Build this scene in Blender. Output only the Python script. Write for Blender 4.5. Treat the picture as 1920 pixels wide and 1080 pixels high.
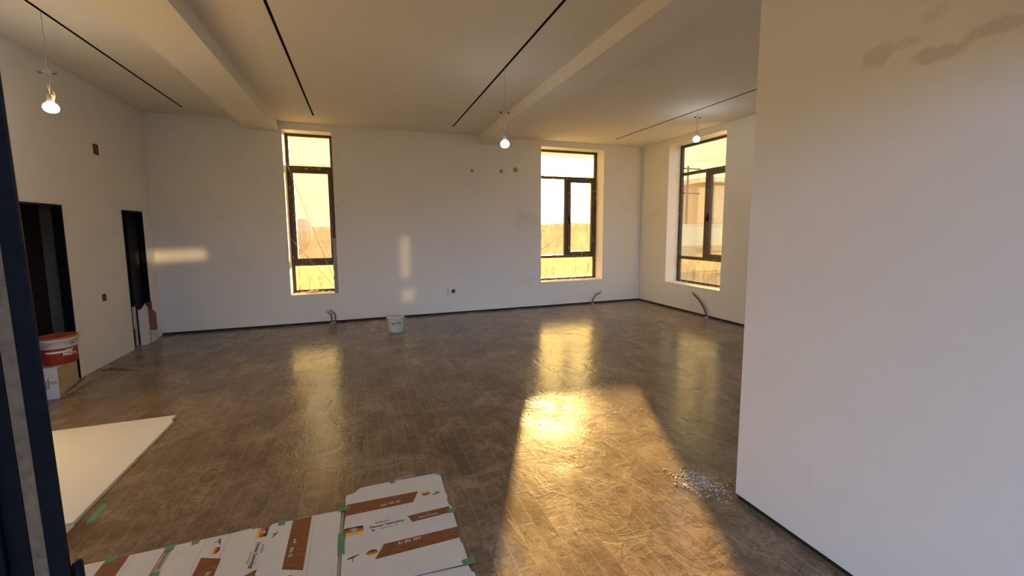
import bpy, bmesh, math, random
from mathutils import Vector, Matrix
random.seed(7)
sc = bpy.context.scene
for o in list(bpy.data.objects): bpy.data.objects.remove(o)
col = sc.collection
PI = math.pi

# ------------------------------------------------------------------ camera
H = 1.65
F, YAW, PIT, ROL, CX, CY = 776.0449, .3397, .1022, -.0060, 953.9147, 509.1283
fw = Vector((math.sin(YAW)*math.cos(PIT), math.cos(YAW)*math.cos(PIT), -math.sin(PIT)))
rt = Vector((math.cos(YAW), -math.sin(YAW), 0)); up = rt.cross(fw)
r2 = rt*math.cos(ROL) + up*math.sin(ROL); u2 = r2.cross(fw)
cd = bpy.data.cameras.new('camera'); cam = bpy.data.objects.new('camera', cd); col.objects.link(cam)
cam.matrix_world = Matrix(((r2.x, u2.x, -fw.x, 0), (r2.y, u2.y, -fw.y, 0), (r2.z, u2.z, -fw.z, H), (0, 0, 0, 1)))
cd.sensor_width = 36; cd.lens = F/1920*36
cd.shift_x = (960-CX)/1920; cd.shift_y = (CY-540)/1920
cd.clip_start = .02; cd.clip_end = 2000
sc.camera = cam

# ------------------------------------------------------------------ world, sun, exposure
vs = sc.view_settings
vs.view_transform = 'Standard'; vs.look = 'None'; vs.gamma = 1; vs.exposure = .3; vs.use_curve_mapping = False
SAZ, SEL = math.radians(25.6), math.radians(6.15)
sd = Vector((math.sin(SAZ)*math.cos(SEL), math.cos(SAZ)*math.cos(SEL), math.sin(SEL)))   # towards the sun
sl = bpy.data.lights.new('sun', 'SUN'); sun = bpy.data.objects.new('sun', sl); col.objects.link(sun)
sl.energy = 42; sl.color = (1, .68, .28); sl.angle = math.radians(.8)
sun.rotation_euler = (-sd).to_track_quat('-Z', 'Y').to_euler()

def glint(name, loc, aim, w, h, e, spread):
    # added lamp behind the camera, standing in for low sun reflected by glazing
    l = bpy.data.lights.new(name, 'AREA'); l.shape = 'RECTANGLE'; l.size = w; l.size_y = h; l.energy = e; l.color = (1, .66, .30); l.spread = math.radians(spread)
    o = bpy.data.objects.new(name, l); col.objects.link(o); o.location = loc
    o.rotation_euler = (Vector(aim)-Vector(loc)).to_track_quat('-Z', 'Y').to_euler()
glint('sun_glint_standin', (.95, -1.0, 2.07), (.75, 7.949, 1.16), .17, .80, .08, 1.2)
glint('sun_glint_standin', (.95, -1.0, 1.36), (.79, 7.949, .42), .22, .22, .028, 1.2)
glint('sun_glint_standin', (.72, -1.0, 2.20), (-2.85, 7.949, 1.26), .85, .17, .20, 1.2)

def build_world():
    w = bpy.data.worlds.new('sky'); sc.world = w; w.use_nodes = True
    nt = w.node_tree; N = nt.nodes; L = nt.links; N.clear()
    out = N.new('ShaderNodeOutputWorld'); bg = N.new('ShaderNodeBackground')
    tc = N.new('ShaderNodeTexCoord')
    def dot(v):
        n = N.new('ShaderNodeVectorMath'); n.operation = 'DOT_PRODUCT'; L.new(tc.outputs['Generated'], n.inputs[0]); n.inputs[1].default_value = v; return n.outputs['Value']
    def m(op, a, b, clamp=False):
        n = N.new('ShaderNodeMath'); n.operation = op; n.use_clamp = clamp
        for i, x in enumerate((a, b)):
            if isinstance(x, (int, float)): n.inputs[i].default_value = x
            else: L.new(x, n.inputs[i])
        return n.outputs[0]
    def mix(f, a, b, t='MIX'):
        n = N.new('ShaderNodeMix'); n.data_type = 'RGBA'; n.blend_type = t
        if isinstance(f, (int, float)): n.inputs[0].default_value = f
        else: L.new(f, n.inputs[0])
        for i, x in ((6, a), (7, b)):
            if isinstance(x, tuple): n.inputs[i].default_value = x+(1,)
            else: L.new(x, n.inputs[i])
        return n.outputs[2]
    z = dot((0, 0, 1))
    el = m('MULTIPLY', m('ADD', z, 0), 2.6, True)
    side = m('ADD', m('MULTIPLY', dot((math.sin(SAZ), math.cos(SAZ), 0)), .9), .42, True)
    warm = mix(el, (1.42, 1.04, .52), (1.66, 1.40, .84))
    cool = mix(el, (1.18, 1.75, 2.75), (1.32, 2.05, 3.4))
    c = mix(side, cool, warm)
    sdot = m('MAXIMUM', dot(tuple(sd)), 0)
    g1 = m('POWER', sdot, 22); g2 = m('POWER', sdot, 700)
    s1 = N.new('ShaderNodeVectorMath'); s1.operation = 'SCALE'; s1.inputs[0].default_value = (5.5, 3.7, 1.1); L.new(g1, s1.inputs['Scale'])
    s2 = N.new('ShaderNodeVectorMath'); s2.operation = 'SCALE'; s2.inputs[0].default_value = (26, 18, 8); L.new(g2, s2.inputs['Scale'])
    a1 = N.new('ShaderNodeVectorMath'); L.new(c, a1.inputs[0]); L.new(s1.outputs[0], a1.inputs[1])
    a2 = N.new('ShaderNodeVectorMath'); L.new(a1.outputs[0], a2.inputs[0]); L.new(s2.outputs[0], a2.inputs[1])
    L.new(a2.outputs[0], bg.inputs['Color']); bg.inputs['Strength'].default_value = 1.0
    L.new(bg.outputs[0], out.inputs[0])
build_world()

# ------------------------------------------------------------------ room measures (metres)
YB, XL, XR, XN, YN = 7.949, -3.063, 5.998, 2.10, 1.79
ZC, ZB = 3.45, 3.289
BEAMS = ((-1.70, -1.24), (2.194, 2.597))

# ------------------------------------------------------------------ materials
class NT:
    def __init__(s, name):
        s.m = bpy.data.materials.new(name); s.m.use_nodes = True; s.t = s.m.node_tree; s.N = s.t.nodes; s.L = s.t.links
        s.b = s.N['Principled BSDF']; s.tc = s.N.new('ShaderNodeTexCoord').outputs['Object']
    def set(s, k, v):
        i = s.b.inputs[k]
        if hasattr(v, 'links'): s.L.new(v, i)
        else: i.default_value = v+(1,) if isinstance(v, tuple) and len(v) == 3 else v
        return s
    def put(s, i, v):
        if v is None: return
        if hasattr(v, 'links'): s.L.new(v, i)
        elif isinstance(v, tuple) and len(v) == 3 and i.type == 'RGBA': i.default_value = v+(1,)
        else: i.default_value = v
    def noise(s, scale, detail=4, rough=.55, dist=0, vec=None):
        n = s.N.new('ShaderNodeTexNoise'); s.L.new(vec or s.tc, n.inputs['Vector'])
        n.inputs['Scale'].default_value = scale; n.inputs['Detail'].default_value = detail
        n.inputs['Roughness'].default_value = rough; n.inputs['Distortion'].default_value = dist
        return n.outputs['Fac']
    def ramp(s, f, stops):
        n = s.N.new('ShaderNodeValToRGB'); s.L.new(f, n.inputs[0]); e = n.color_ramp.elements
        while len(e) < len(stops): e.new(.5)
        for k, (p, c) in zip(e, stops):
            k.position = p; k.color = (c+(1,)) if isinstance(c, tuple) else (c, c, c, 1)
        return n.outputs[0]
    def mix(s, f, a, b, t='MIX'):
        n = s.N.new('ShaderNodeMix'); n.data_type = 'RGBA'; n.blend_type = t
        s.put(n.inputs[0], f); s.put(n.inputs[6], a); s.put(n.inputs[7], b); return n.outputs[2]
    def math(s, op, a, b=None, clamp=False):
        n = s.N.new('ShaderNodeMath'); n.operation = op; n.use_clamp = clamp; s.put(n.inputs[0], a); s.put(n.inputs[1], b); return n.outputs[0]
    def mapping(s, sc_=(1, 1, 1), loc=(0, 0, 0), rot=(0, 0, 0)):
        n = s.N.new('ShaderNodeMapping'); s.L.new(s.tc, n.inputs[0])
        n.inputs['Scale'].default_value = sc_; n.inputs['Location'].default_value = loc; n.inputs['Rotation'].default_value = rot
        return n.outputs[0]
    def bump(s, h, strength=.3, dist=.01):
        n = s.N.new('ShaderNodeBump'); s.L.new(h, n.inputs['Height']); n.inputs['Strength'].default_value = strength; n.inputs['Distance'].default_value = dist
        s.L.new(n.outputs[0], s.b.inputs['Normal']); return s

def flat(name, c, rough=.6, var=.12, scale=20, metal=0, spec=.5, bump=0):
    n = NT(name); f = n.noise(scale, 5)
    n.set('Base Color', n.ramp(f, [(.3, tuple(x*(1-var) for x in c)), (.7, tuple(min(1, x*(1+var)) for x in c))]))
    n.set('Roughness', rough).set('Metallic', metal).set('Specular IOR Level', spec)
    if bump: n.bump(n.noise(scale*4, 5), bump, .004)
    return n.m

def wall_mat(name, c, stains=.5, smudges=()):
    n = NT(name)
    base = n.ramp(n.noise(1.1, 6, .6), [(.3, tuple(x*.96 for x in c)), (.7, c)])
    st = n.ramp(n.noise(1.7, 5, .62, .6), [(.60, 0.), (.74, 1.)])
    big = n.ramp(n.noise(.45, 2), [(.45, 0.), (.65, 1.)])
    f = n.math('MULTIPLY', n.math('MULTIPLY', st, big), stains)
    base = n.mix(f, base, tuple(x*.72 for x in c))
    sm = n.ramp(n.noise(7, 5, .7), [(.66, 0.), (.78, .18*stains)])
    base = n.mix(sm, base, tuple(x*.6 for x in c))
    for (px, py, pz), (sx, sy, sz), amt in smudges:
        # a damp mark of its own shape at one place of the wall
        mp = n.mapping((1/sx, 1/sy, 1/sz), (-px/sx, -py/sy, -pz/sz)); g = n.N.new('ShaderNodeVectorMath'); g.operation = 'LENGTH'; n.L.new(mp, g.inputs[0])
        f = n.math('ADD', g.outputs['Value'], n.math('MULTIPLY', n.math('SUBTRACT', n.noise(9, 5, .6), .5), 2.6))
        base = n.mix(n.ramp(f, [(.55, amt), (1.0, 0.)]), base, tuple(x*.70 for x in c))
    n.set('Base Color', base).set('Roughness', .75).set('Specular IOR Level', .25)
    n.bump(n.noise(14, 6, .6), .12, .006)
    return n.m

def floor_mat():
    n = NT('floor_planks')
    sep = n.N.new('ShaderNodeSeparateXYZ'); n.L.new(n.tc, sep.inputs[0])
    cmb = n.N.new('ShaderNodeCombineXYZ')
    n.L.new(n.math('ADD', sep.outputs['Y'], 20*.5625-1.733), cmb.inputs[0]); n.L.new(n.math('ADD', sep.outputs['X'], 100*.0968+.023), cmb.inputs[1])
    br = n.N.new('ShaderNodeTexBrick'); n.L.new(cmb.outputs[0], br.inputs['Vector'])
    br.offset = .5; br.offset_frequency = 2
    for k, v in (('Scale', 1), ('Mortar Size', .0016), ('Mortar Smooth', .1), ('Bias', 0), ('Brick Width', .5625), ('Row Height', .0968)): br.inputs[k].default_value = v
    br.inputs['Color1'].default_value = (0, 0, 0, 1); br.inputs['Color2'].default_value = (1, 1, 1, 1); br.inputs['Mortar'].default_value = (.5, .5, .5, 1)
    # every plank cut from a different place of the stone-like pattern
    off = n.N.new('ShaderNodeVectorMath'); off.operation = 'SCALE'; n.L.new(br.outputs['Color'], off.inputs[0]); off.inputs['Scale'].default_value = .05
    add = n.N.new('ShaderNodeVectorMath'); n.L.new(n.mapping((1, .75, 1), rot=(0, 0, .5)), add.inputs[0]); n.L.new(off.outputs[0], add.inputs[1])
    v = add.outputs[0]
    cloud = n.noise(3.2, 7, .62, 1.0, v)
    base = n.ramp(cloud, [(.28, (.115, .076, .045)), (.46, (.21, .147, .092)), (.60, (.31, .23, .152)), (.78, (.42, .33, .23))])
    swirl = n.noise(4.5, 5, .6, 2.4, v)
    vein = n.ramp(swirl, [(.45, 0.), (.497, .75), (.515, 0.), (.56, 0.)])
    big = n.ramp(n.noise(1.1, 4, .6, .8), [(.40, .45), (.60, 0.)])
    base = n.mix(big, base, (.09, .062, .04))
    base = n.mix(vein, base, (.11, .075, .046))
    lvein = n.ramp(n.noise(6.5, 4, .6, 1.8, v), [(.46, 0.), (.5, .16), (.54, 0.)])
    base = n.mix(lvein, base, (.36, .29, .21))
    crease = n.ramp(n.noise(2.6, 6, .62, 2.0, n.mapping((1, 2.2, 1), rot=(0, 0, -.35))), [(.40, 0.), (.445, .55), (.46, 0.), (.60, 0.)])
    base = n.mix(crease, base, (.075, .05, .032))
    base = n.mix(n.ramp(br.outputs['Color'], [(0, 0.), (1, .10)]), base, (.34, .26, .18))
    dust = n.ramp(n.noise(.7, 6, .65, .5), [(.45, 0.), (.78, .3)])
    base = n.mix(dust, base, (.36, .295, .22))
    base = n.mix(n.math('MULTIPLY', br.outputs['Fac'], .7), base, (.36, .29, .215))  # joints painted paler for the light they catch
    n.set('Base Color', base)
    n.set('Roughness', n.ramp(n.noise(2.5, 6, .65, .6), [(.3, .14), (.7, .22)])).set('Specular IOR Level', .36)
    fold = n.ramp(n.noise(3.2, 5, .58, 1.6, v), [(.40, 0.), (.5, 1.), (.53, .55), (.60, .9)])
    h = n.math('ADD', n.math('ADD', n.math('MULTIPLY', n.noise(11, 4, .5, 1.2, v), .65), n.math('MULTIPLY', fold, .5)), n.math('MULTIPLY', br.outputs['Fac'], -.03))
    n.bump(h, .16, .012)
    return n.m

M = {}
M['floor'] = floor_mat()
M['wall'] = wall_mat('wall_paint', (.82, .80, .76), .6)
M['wall_near'] = wall_mat('wall_paint_close', (.76, .75, .74), 1.0, [((2.1, 1.22, 2.37), (9, .07, .05), .55), ((2.1, 1.0, 2.31), (9, .12, .035), .7), ((2.1, .88, 2.335), (9, .12, .03), .6), ((2.1, 1.11, 2.385), (9, .06, .025), .4), ((2.1, 1.04, 2.46), (9, .05, .05), .35)])
M['ceiling'] = wall_mat('ceiling_paint', (.80, .76, .69), .3)
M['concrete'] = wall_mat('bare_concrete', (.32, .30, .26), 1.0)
M['shaded_concrete'] = wall_mat('shaded_concrete', (.07, .06, .045), .5)  # shade on the closet side walls put into a darker colour
M['black'] = flat('black_metal', (.006, .007, .010), .45, .3, 60, spec=.1)
M['gap'] = flat('shadow_gap', (.015, .011, .009), .8)
M['seal'] = flat('tan_foam_seal', (.17, .11, .065), .85, .25, 90, bump=.3)
M['frame'] = flat('brown_window_metal', (.060, .036, .024), .4, .25, 30)
M['tape_red'] = flat('orange_print', (.24, .09, .05), .5)
M['tape_white'] = flat('white_print', (.34, .31, .26), .5)
M['card'] = flat('white_card', (.62, .62, .63), .55, .04, 9, bump=.15)
M['card_tan'] = flat('raw_cardboard', (.40, .33, .25), .8, .12, 12, bump=.2)
M['board'] = flat('white_board', (.74, .75, .80), .45, .02, 5)
M['board_edge'] = flat('pale_yellow_edge', (.66, .56, .34), .7)
M['ink'] = flat('dark_ink', (.06, .045, .05), .6)
M['ink_white'] = flat('white_ink', (.75, .72, .7), .6)
M['ink_gold'] = flat('gold_ink', (.60, .42, .12), .6)
M['red'] = flat('flag_red', (.55, .07, .03), .6)
M['gold'] = flat('flag_gold', (.75, .50, .05), .6)
M['dkgreen'] = flat('tree_green', (.07, .13, .03), .6)
M['tape_green'] = flat('green_tape', (.09, .26, .13), .55, .15, 60, bump=.3)
M['brass'] = flat('yellow_socket', (.75, .45, .16), .5)
M['cable'] = flat('dark_cable', (.10, .085, .065), .6, .3)
M['copper'] = flat('copper_end', (.42, .18, .08), .5)
M['wire'] = flat('pale_wire', (.50, .47, .42), .6)
M['pail'] = flat('white_plastic', (.66, .64, .60), .45, .08, 14)
M['pail_red'] = flat('red_plastic', (.33, .035, .022), .42, .12, 14)
M['lid_red'] = flat('lid_red_plastic', (.42, .085, .045), .45, .12, 14)
M['plaster'] = flat('dried_plaster', (.36, .33, .29), .9, .2, 30, bump=.5)
M['foam'] = flat('pale_foam', (.72, .66, .50), .9, .15, 40, bump=.6)
M['boxc'] = flat('buff_carton', (.50, .40, .24), .7, .08, 10)
M['boxw'] = flat('white_wrap', (.56, .56, .60), .45, .06, 12, bump=.2)
M['maroon'] = flat('maroon_box', (.10, .035, .028), .7)
M['white_plastic'] = flat('outlet_plastic', (.70, .67, .62), .4)
M['darkbox'] = flat('dark_socket', (.03, .03, .045), .6)
M['blue'] = flat('blue_ink', (.05, .14, .28), .6)
def wood():
    n = NT('brown_wood_print'); v = n.mapping((2, 9, 2))
    n.set('Base Color', n.ramp(n.noise(9, 6, .6, .6, v), [(.3, (.13, .042, .016)), (.55, (.22, .078, .030)), (.8, (.29, .12, .05))])).set('Roughness', .5)
    return n.m
M['wood'] = wood()
def glass(name, film, tint=(.97, .94, .86), filmcol=(.95, .80, .50), streaks=.5):
    m = bpy.data.materials.new(name); m.use_nodes = True; t = m.node_tree; N = t.nodes; L = t.links; N.clear()
    out = N.new('ShaderNodeOutputMaterial'); tr = N.new('ShaderNodeBsdfTransparent'); tr.inputs[0].default_value = tint+(1,)
    gl = N.new('ShaderNodeBsdfGlossy'); gl.inputs['Roughness'].default_value = .02
    tl = N.new('ShaderNodeBsdfTranslucent'); tl.inputs[0].default_value = filmcol+(1,)
    fr = N.new('ShaderNodeFresnel'); fr.inputs[0].default_value = 1.45
    a = N.new('ShaderNodeMixShader'); b = N.new('ShaderNodeMixShader')
    tc = N.new('ShaderNodeTexCoord'); mp = N.new('ShaderNodeMapping'); L.new(tc.outputs['Object'], mp.inputs[0]); mp.inputs['Scale'].default_value = (3, 3, 1.2)
    ns = N.new('ShaderNodeTexNoise'); L.new(mp.outputs[0], ns.inputs['Vector']); ns.inputs['Scale'].default_value = 2.5; ns.inputs['Detail'].default_value = 6; ns.inputs['Distortion'].default_value = 1.5
    mr = N.new('ShaderNodeMapRange'); L.new(ns.outputs[0], mr.inputs[0]); mr.inputs[1].default_value = .3; mr.inputs[2].default_value = .7
    mr.inputs[3].default_value = film*(1-streaks); mr.inputs[4].default_value = film*(1+streaks)
    L.new(mr.outputs[0], a.inputs[0]); L.new(tr.outputs[0], a.inputs[1]); L.new(tl.outputs[0], a.inputs[2])
    ff = N.new('ShaderNodeMath'); ff.operation = 'MULTIPLY'; L.new(fr.outputs[0], ff.inputs[0]); ff.inputs[1].default_value = .5
    L.new(ff.outputs[0], b.inputs[0]); L.new(a.outputs[0], b.inputs[1]); L.new(gl.outputs[0], b.inputs[2]); L.new(b.outputs[0], out.inputs[0])
    return m
M['glass_clear'] = glass('clear_glass', .012)
M['glass_haze'] = glass('dusty_glass', .022)
M['glass_film'] = glass('filmed_glass', .05, filmcol=(.95, .72, .34), streaks=.8)
def emit(name, c, s):
    m = bpy.data.materials.new(name); m.use_nodes = True; b = m.node_tree.nodes['Principled BSDF']
    b.inputs['Emission Color'].default_value = c+(1,); b.inputs['Emission Strength'].default_value = s; b.inputs['Base Color'].default_value = (.9, .9, .9, 1); return m
M['bulb'] = emit('lit_bulb', (.80, .92, 1.0), 34)

# ------------------------------------------------------------------ mesh helpers
def new_obj(name, bm, mats, parent=None, smooth=False, loc=None):
    me = bpy.data.meshes.new(name); bmesh.ops.recalc_face_normals(bm, faces=bm.faces); bm.to_mesh(me); bm.free()
    for m in (mats if isinstance(mats, (list, tuple)) else [mats]): me.materials.append(M[m] if isinstance(m, str) else m)
    if smooth:
        for p in me.polygons: p.use_smooth = True
    o = bpy.data.objects.new(name, me); col.objects.link(o)
    if parent: o.parent = parent
    if loc: o.location = loc
    return o
def empty(name, loc=(0, 0, 0), rz=0):
    o = bpy.data.objects.new(name, None); col.objects.link(o); o.location = loc; o.rotation_euler = (0, 0, rz); o.empty_display_size = .1; return o
def tag(o, label=None, cat=None, group=None, kind=None):
    if label: o['label'] = label
    if cat: o['category'] = cat
    if group: o['group'] = group
    if kind: o['kind'] = kind
    return o
def struct(o, label=None): return tag(o, label, kind='structure')
def box(bm, a, b, mi=0, bevel=0):
    a, b = [min(p, q) for p, q in zip(a, b)], [max(p, q) for p, q in zip(a, b)]
    r = bmesh.ops.create_cube(bm, size=1)
    for v in r['verts']: v.co = Vector([a[i]+(v.co[i]+.5)*(b[i]-a[i]) for i in range(3)])
    fs = list({f for v in r['verts'] for f in v.link_faces})
    for f in fs: f.material_index = mi
    if bevel:
        es = list({e for v in r['verts'] for e in v.link_edges})
        res = bmesh.ops.bevel(bm, geom=es, offset=bevel, segments=2, affect='EDGES', profile=.5)
        for f in res['faces']: f.material_index = mi
def prism(bm, pts, z0, z1, mi=0, side=None):
    lo = [bm.verts.new((p[0], p[1], z0)) for p in pts]; hi = [bm.verts.new((p[0], p[1], z1)) for p in pts]
    f = bm.faces.new(hi); f.material_index = mi; f = bm.faces.new(lo[::-1]); f.material_index = mi
    n = len(pts)
    for i in range(n):
        f = bm.faces.new((lo[i], lo[(i+1) % n], hi[(i+1) % n], hi[i])); f.material_index = mi if side is None else side
def tube(bm, pts, r, seg=8, mi=0, caps=True):
    pts = [Vector(p) for p in pts]; rs = r if isinstance(r, (list, tuple)) else [r]*len(pts); rings = []
    nrm = None
    for i, p in enumerate(pts):
        d = (pts[min(i+1, len(pts)-1)]-pts[max(i-1, 0)]).normalized()
        if nrm is None: nrm = d.orthogonal().normalized()
        nrm = (nrm-d*nrm.dot(d)).normalized(); b = d.cross(nrm)
        rings.append([bm.verts.new(p+(nrm*math.cos(2*PI*k/seg)+b*math.sin(2*PI*k/seg))*rs[i]) for k in range(seg)])
    for A, B in zip(rings, rings[1:]):
        for k in range(seg):
            f = bm.faces.new((A[k], A[(k+1) % seg], B[(k+1) % seg], B[k])); f.material_index = mi
    if caps:
        for R_ in (rings[0], rings[-1]):
            f = bm.faces.new(R_); f.material_index = mi
def lathe(bm, prof, seg=40, mi=0, center=(0, 0, 0), a0=0, a1=2*PI):
    full = abs(a1-a0-2*PI) < 1e-6; n = seg if full else seg+1; rings = []
    for r, z in prof:
        rings.append([bm.verts.new((center[0]+r*math.cos(a0+(a1-a0)*k/seg), center[1]+r*math.sin(a0+(a1-a0)*k/seg), center[2]+z)) for k in range(n)])
    for A, B in zip(rings, rings[1:]):
        for k in range(n if full else n-1):
            f = bm.faces.new((A[k], A[(k+1) % n], B[(k+1) % n], B[k])); f.material_index = mi
def slab(bm, us, vs_, holes, to3d, depth):
    """a slab over [us]x[vs_] with rectangular holes (u0,u1,v0,v1); to3d(u,v,d) places a point, d runs from the front into the slab"""
    U = sorted({us[0], us[1], *[x for h in holes for x in h[:2]]}); V = sorted({vs_[0], vs_[1], *[x for h in holes for x in h[2:]]})
    solid = lambda i, j: 0 <= i < len(U)-1 and 0 <= j < len(V)-1 and not any(h[0]-1e-6 < (U[i]+U[i+1])/2 < h[1]+1e-6 and h[2] < (V[j]+V[j+1])/2 < h[3] for h in holes)
    vc = {}
    def vt(i, j, d):
        k = (i, j, d)
        if k not in vc: vc[k] = bm.verts.new(to3d(U[i], V[j], depth*d))
        return vc[k]
    for i in range(len(U)-1):
        for j in range(len(V)-1):
            if not solid(i, j): continue
            for d in (0, 1): bm.faces.new((vt(i, j, d), vt(i+1, j, d), vt(i+1, j+1, d), vt(i, j+1, d)))
            if not solid(i-1, j): bm.faces.new((vt(i, j, 0), vt(i, j+1, 0), vt(i, j+1, 1), vt(i, j, 1)))
            if not solid(i+1, j): bm.faces.new((vt(i+1, j, 0), vt(i+1, j+1, 0), vt(i+1, j+1, 1), vt(i+1, j, 1)))
            if not solid(i, j-1): bm.faces.new((vt(i, j, 0), vt(i+1, j, 0), vt(i+1, j, 1), vt(i, j, 1)))
            if not solid(i, j+1): bm.faces.new((vt(i, j+1, 0), vt(i+1, j+1, 0), vt(i+1, j+1, 1), vt(i, j+1, 1)))
def text_mesh(bm, s, size, mat4, mi=0, depth=.0, bold=0.0, sx=1.0):
    c = bpy.data.curves.new('t', 'FONT'); c.body = s; c.size = size; c.align_x = 'CENTER'; c.align_y = 'CENTER'; c.offset = bold; c.extrude = depth
    o = bpy.data.objects.new('t', c); me = bpy.data.meshes.new_from_object(o)
    me.transform(mat4 @ Matrix.Diagonal((sx, 1, 1, 1)))
    n0 = len(bm.faces); bm.from_mesh(me); bm.faces.ensure_lookup_table()
    for f in bm.faces[n0:]: f.material_index = mi
    bpy.data.meshes.remove(me); bpy.data.objects.remove(o); bpy.data.curves.remove(c)
def T(x, y, z, rz=0): return Matrix.Translation((x, y, z)) @ Matrix.Rotation(rz, 4, 'Z')

# ================================================================== THE SETTING
G = .032           # height of the shadow gap at the foot of the walls
Y0 = .15           # inner end of the entrance side
W1 = (-1.19, -.43, .53, 3.33); W2 = (3.53, 5.015, .53, 3.33); W3 = (5.655, 7.075, .53, 3.33)
D1 = (4.95, 5.905, -1, 1.94); D2 = (7.10, 7.665, -1, 1.94)

bm = bmesh.new(); box(bm, (-8, -3.0, -.12), (9, YB+1.6, 0)); struct(new_obj('floor', bm, 'floor'), 'brown stone-look plank floor with dusty sheen')
# back wall
bm = bmesh.new(); slab(bm, (XL-.085, XR+.36), (G, 3.7), [W1, W2], lambda u, v, d: (u, YB+d, v), .36); struct(new_obj('wall_back', bm, 'wall'), 'white plastered back wall with two tall windows')
bm = bmesh.new(); slab(bm, (YN-3.5, YB), (G, 3.7), [W3], lambda u, v, d: (XR+d, u, v), .36); struct(new_obj('wall_right', bm, 'wall'), 'white plastered right wall with one tall window')
bm = bmesh.new(); slab(bm, (Y0, YB), (G, 3.7), [D1, D2], lambda u, v, d: (XL-d, u, v), .08); struct(new_obj('wall_left', bm, 'wall'), 'white plastered left wall with two doorways')
bm = bmesh.new(); box(bm, (XN, -1.6, G), (XN+.22, YN, 3.7)); struct(new_obj('wall_near', bm, 'wall_near'), 'blank plastered partition wall close on the right')
# entrance wall: lintel over the doorway, unseen window hole at left added for fill light
bm = bmesh.new(); slab(bm, (-5.6, XN), (G, 3.7), [(-2.8, -1.0, .6, 2.3), (-.345, XN+.5, -1, 2.3)], lambda u, v, d: (u, .15+d, v), .27); struct(new_obj('wall_front', bm, 'wall'), 'entrance wall around the doorway')
bm = bmesh.new(); slab(bm, (XN+.22, XR+.36), (G, 3.7), [(2.45, 5.9, .1, 3.35)], lambda u, v, d: (u, -1.6+d, v), .2); struct(new_obj('wall_side', bm, 'wall'), 'end wall beyond the partition')  # wide unseen opening added here to let more fill light in
# shadow gaps (dark recessed skirting channels)
bm = bmesh.new(); box(bm, (XL-.12, YB+.012, 0), (XR+.2, YB+.2, G)); struct(new_obj('baseboard_back', bm, 'gap'))
bm = bmesh.new(); box(bm, (XR+.012, YN-3, 0), (XR+.2, YB+.012, G)); struct(new_obj('baseboard_right', bm, 'gap'))
bm = bmesh.new()
for a, b in ((Y0, D1[0]), (D1[1], D2[0]), (D2[1], YB)): box(bm, (XL-.12, a, 0), (XL-.012, b, G))
struct(new_obj('baseboard_left', bm, 'gap'))
bm = bmesh.new(); box(bm, (XN+.012, -1.5, 0), (XN+.2, YN-.012, G)); struct(new_obj('baseboard_near', bm, 'gap'))
bm = bmesh.new(); box(bm, (-5.6, .17, 0), (-.36, .40, G)); struct(new_obj('baseboard_front', bm, 'gap'))
# ceiling with four slots
SLW = .013
SL = ((-2.40, 4.2-3.0, 7.487), (-.645, 1.0, 7.39), (1.588, 1.0, 7.388), (4.942, 1.0, 7.396))
bm = bmesh.new(); slab(bm, (-5.6, XR+.36), (-3.0, YB+1.6), [(x-SLW, x+SLW, a, b) for x, a, b in SL], lambda u, v, d: (u, v, ZC+d), .09)
struct(new_obj('ceiling', bm, 'ceiling'), 'plain plastered ceiling with thin black slots')
for i, (x0, x1) in enumerate(BEAMS):
    bm = bmesh.new(); box(bm, (x0, .42, ZB), (x1, YB, ZC)); 
    struct(new_obj('trim_%d' % (i+1), bm, 'ceiling'), ('plastered ceiling beam ending above the left window', 'plastered ceiling beam ending above the hanging bulb')[i])
slot_lab = ['long black light slot in the ceiling nearest the doorway wall', 'black light slot running along the ceiling toward the left window',
            'black light slot in the ceiling with the middle bulb hanging from it', 'thin black light slot in the ceiling above the right window']
for (x, a, b), lab in zip(SL, slot_lab):
    bm = bmesh.new()
    for s in (-1, 1): box(bm, (x+s*(SLW-.0008), a+.001, ZC-.0015), (x+s*(SLW-.003), b-.001, ZC+.03))
    box(bm, (x-SLW+.001, a+.001, ZC+.025), (x+SLW-.001, b-.001, ZC+.03)); box(bm, (x-SLW+.001, b-.005, ZC-.0015), (x+SLW-.001, b-.001, ZC+.03))
    tag(new_obj('track_channel', bm, 'gap'), lab, 'light track', 'black light slots in the ceiling')
# rooms behind the two doorways
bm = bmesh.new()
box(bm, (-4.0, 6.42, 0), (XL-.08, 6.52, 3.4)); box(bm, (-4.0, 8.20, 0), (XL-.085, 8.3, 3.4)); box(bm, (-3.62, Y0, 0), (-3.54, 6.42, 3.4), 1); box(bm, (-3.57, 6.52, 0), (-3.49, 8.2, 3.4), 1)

struct(new_obj('wall_closet', bm, ['concrete', 'shaded_concrete']), 'bare grey walls of the dark rooms behind the doorways')
# door linings
for i, (a, b, _, zt) in enumerate((D1, D2)):
    r = struct(empty('door_%d' % (i+1), (XL, (a+b)/2, 0)), ('doorway lined with black metal behind the red bucket', 'narrow doorway lined with black metal nearest the corner')[i])
    hw = (b-a)/2
    bm = bmesh.new()
    for s in (-1, 1):
        box(bm, (-.082, s*hw, 0), (.004, s*(hw-.018), zt)); box(bm, (-.06, s*(hw-.018), 0), (-.045, s*(hw-.030), zt-.018))
    box(bm, (-.082, -hw, zt-.016), (.004, hw, zt+.002))
    new_obj('door_lining', bm, 'black', r)
    bm = bmesh.new(); box(bm, (-.08, -hw, -.0), (.0, hw, .012)); new_obj('threshold', bm, 'card_tan', r)

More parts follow.
